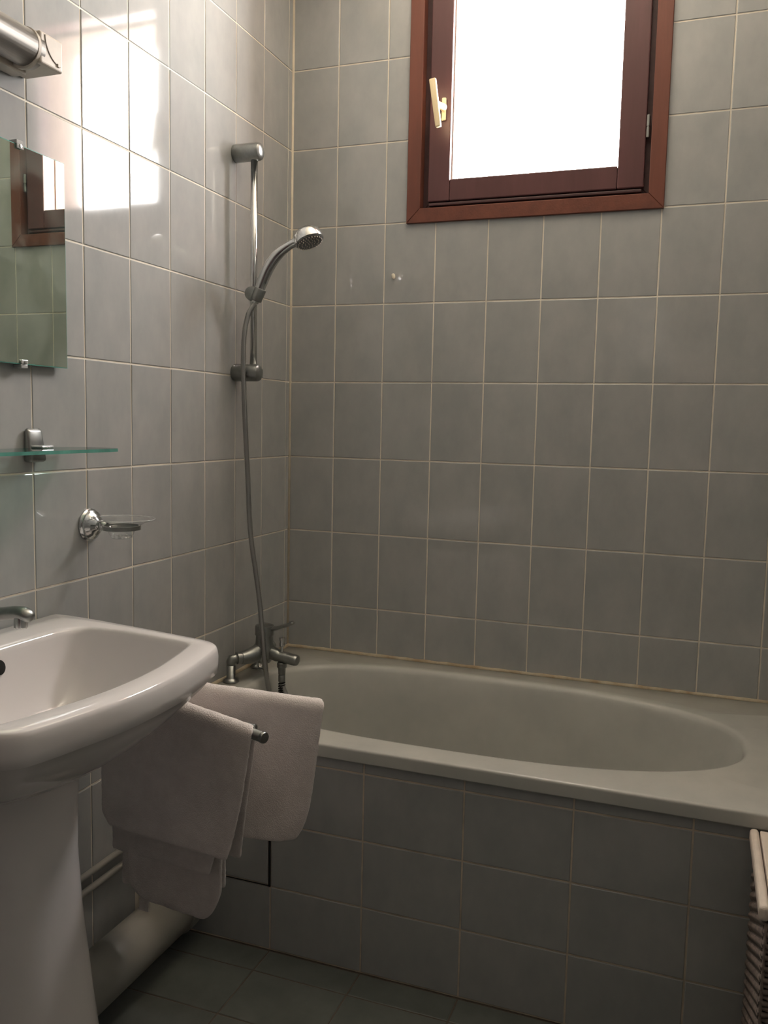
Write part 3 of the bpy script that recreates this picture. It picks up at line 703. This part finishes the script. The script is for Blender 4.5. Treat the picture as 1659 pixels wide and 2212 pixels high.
# loop label on towel 3
bx('care_label', (.150, .172, -.9662, -.9650, .209, .235), M_TOWEL, t3)

rb = thing('added_reflection_towel', 'unseen white towel added on the rear door for a bright tile reflection', 'towel', (.85, YR+.06, 1.5))  # unseen cloth, added to show as a bright patch in the wall tiles
lathe_o('hook', [(0, .012), (.004, .012), (.006, .005), (.045, .005), (.050, .009), (.055, 0)], (.85, YR+.046, 1.90), (0, 1, .15), M_CHROME_DULL, rb, 16)
g_ = []
for j in range(16):
    s_ = j/15; g_.append([Vector((.85+(i/20-.5)*(.20+.14*s_)*(1-.10*s_*s_), YR+.075+.010*math.sin(i*1.1)*(.4+s_), 1.905-.36*s_+.02*math.cos((i/20-.5)*3))) for i in range(21)])
grid_obj('cloth', g_, rb)

# ---------------------------------------------------------------- pipes low on the left wall
pp = thing('waste_pipe', 'thick off-white waste pipe running low along the left wall', 'pipe', (.10, -1.4, .09))
AXp = (.100, .092)
frombm('pipe_run', tube([(AXp[0], -1.186, AXp[1]), (AXp[0], -.775, AXp[1])], .054, 40), M_PVC, pp, True)
lathe_o('collar', [(0, .0545), (.001, .059), (.030, .059), (.034, .056), (.072, .055)], (AXp[0], -.775, AXp[1]), (0, 1, 0), M_PVC, pp, 40)
for yy in (-1.14,): bx('saddle', (.055, .145, yy-.012, yy+.012, .0, .040), M_PVC, pp, .003)
for z, r in ((.250, .007), (.215, .007)):
    sp = thing('supply_pipe', 'upper painted supply pipe low on the left wall' if z > .22 else 'lower painted supply pipe low on the left wall', 'pipe', (.014, -1.4, z), 'supply pipes on the left wall')
    frombm('pipe_run', tube([(.0135, -2.6, z), (.0135, -.703, z)], r, 16), M_PVC, sp, True)
    for yy in (-1.12, -1.6): bx('pipe_clip', (.0005, .026, yy-.006, yy+.006, z-.013, z+.013), M_PVC, sp, .002)

# ---------------------------------------------------------------- laundry basket beside the tub
LB = thing('laundry_basket', 'woven brown laundry basket with a cream wooden lid at the tub front', 'basket', (1.45, -.85, 0))
lx0, lx1, ly0, ly1 = 1.302, 1.602, -.985, -.722
bx('liner', (lx0+.008, lx1-.008, ly0+.008, ly1-.008, .004, .452), M_WICKER, LB, .02, 3)
per = []
def perim(n):
    w_, d_ = lx1-lx0, ly1-ly0; P_ = 2*(w_+d_); r = []
    for k in range(n):
        s = P_*k/n
        if s < w_: r.append((lx0+s, ly0, 0, -1))
        elif s < w_+d_: r.append((lx1, ly0+s-w_, 1, 0))
        elif s < 2*w_+d_: r.append((lx1-(s-w_-d_), ly1, 0, 1))
        else: r.append((lx0, ly1-(s-2*w_-d_), -1, 0))
    return r
NS = 62; pr_ = perim(NS*3)
zz = .012; ri = 0
for ri in range(48):
    z = .010+ri*.0093; bm = bmesh.new(); ring = []
    for k, (x, y, nx, ny) in enumerate(pr_):
        ph = math.sin(PI*(k/3+ri)); wv = .0024*math.cos(PI*(k/3+ri))
        ring.append((x+nx*wv, y+ny*wv, z))
    tube(ring+[ring[0]], .0044, 6, False, bm); frombm('weave_strand', bm, M_WICKER, LB, True)
for k, (x, y, nx, ny) in enumerate(perim(NS)):
    rod('stake', [(x, y, .002), (x, y, .455)], .0030, M_WICKER, LB, 6)
ld = bx('lid', (lx0+.0052, lx1-.0072, ly0+.002, ly1+.006, .462, .482), M_LID, LB, .002)
for d in ((lx0-.012, lx0+.0035, ly0-.006, ly1+.012, .458, .483), (lx1-.006, lx1+.012, ly0-.006, ly1+.012, .458, .483)):
    bx('lid_edge', d, M_LID, ld, .007, 4)
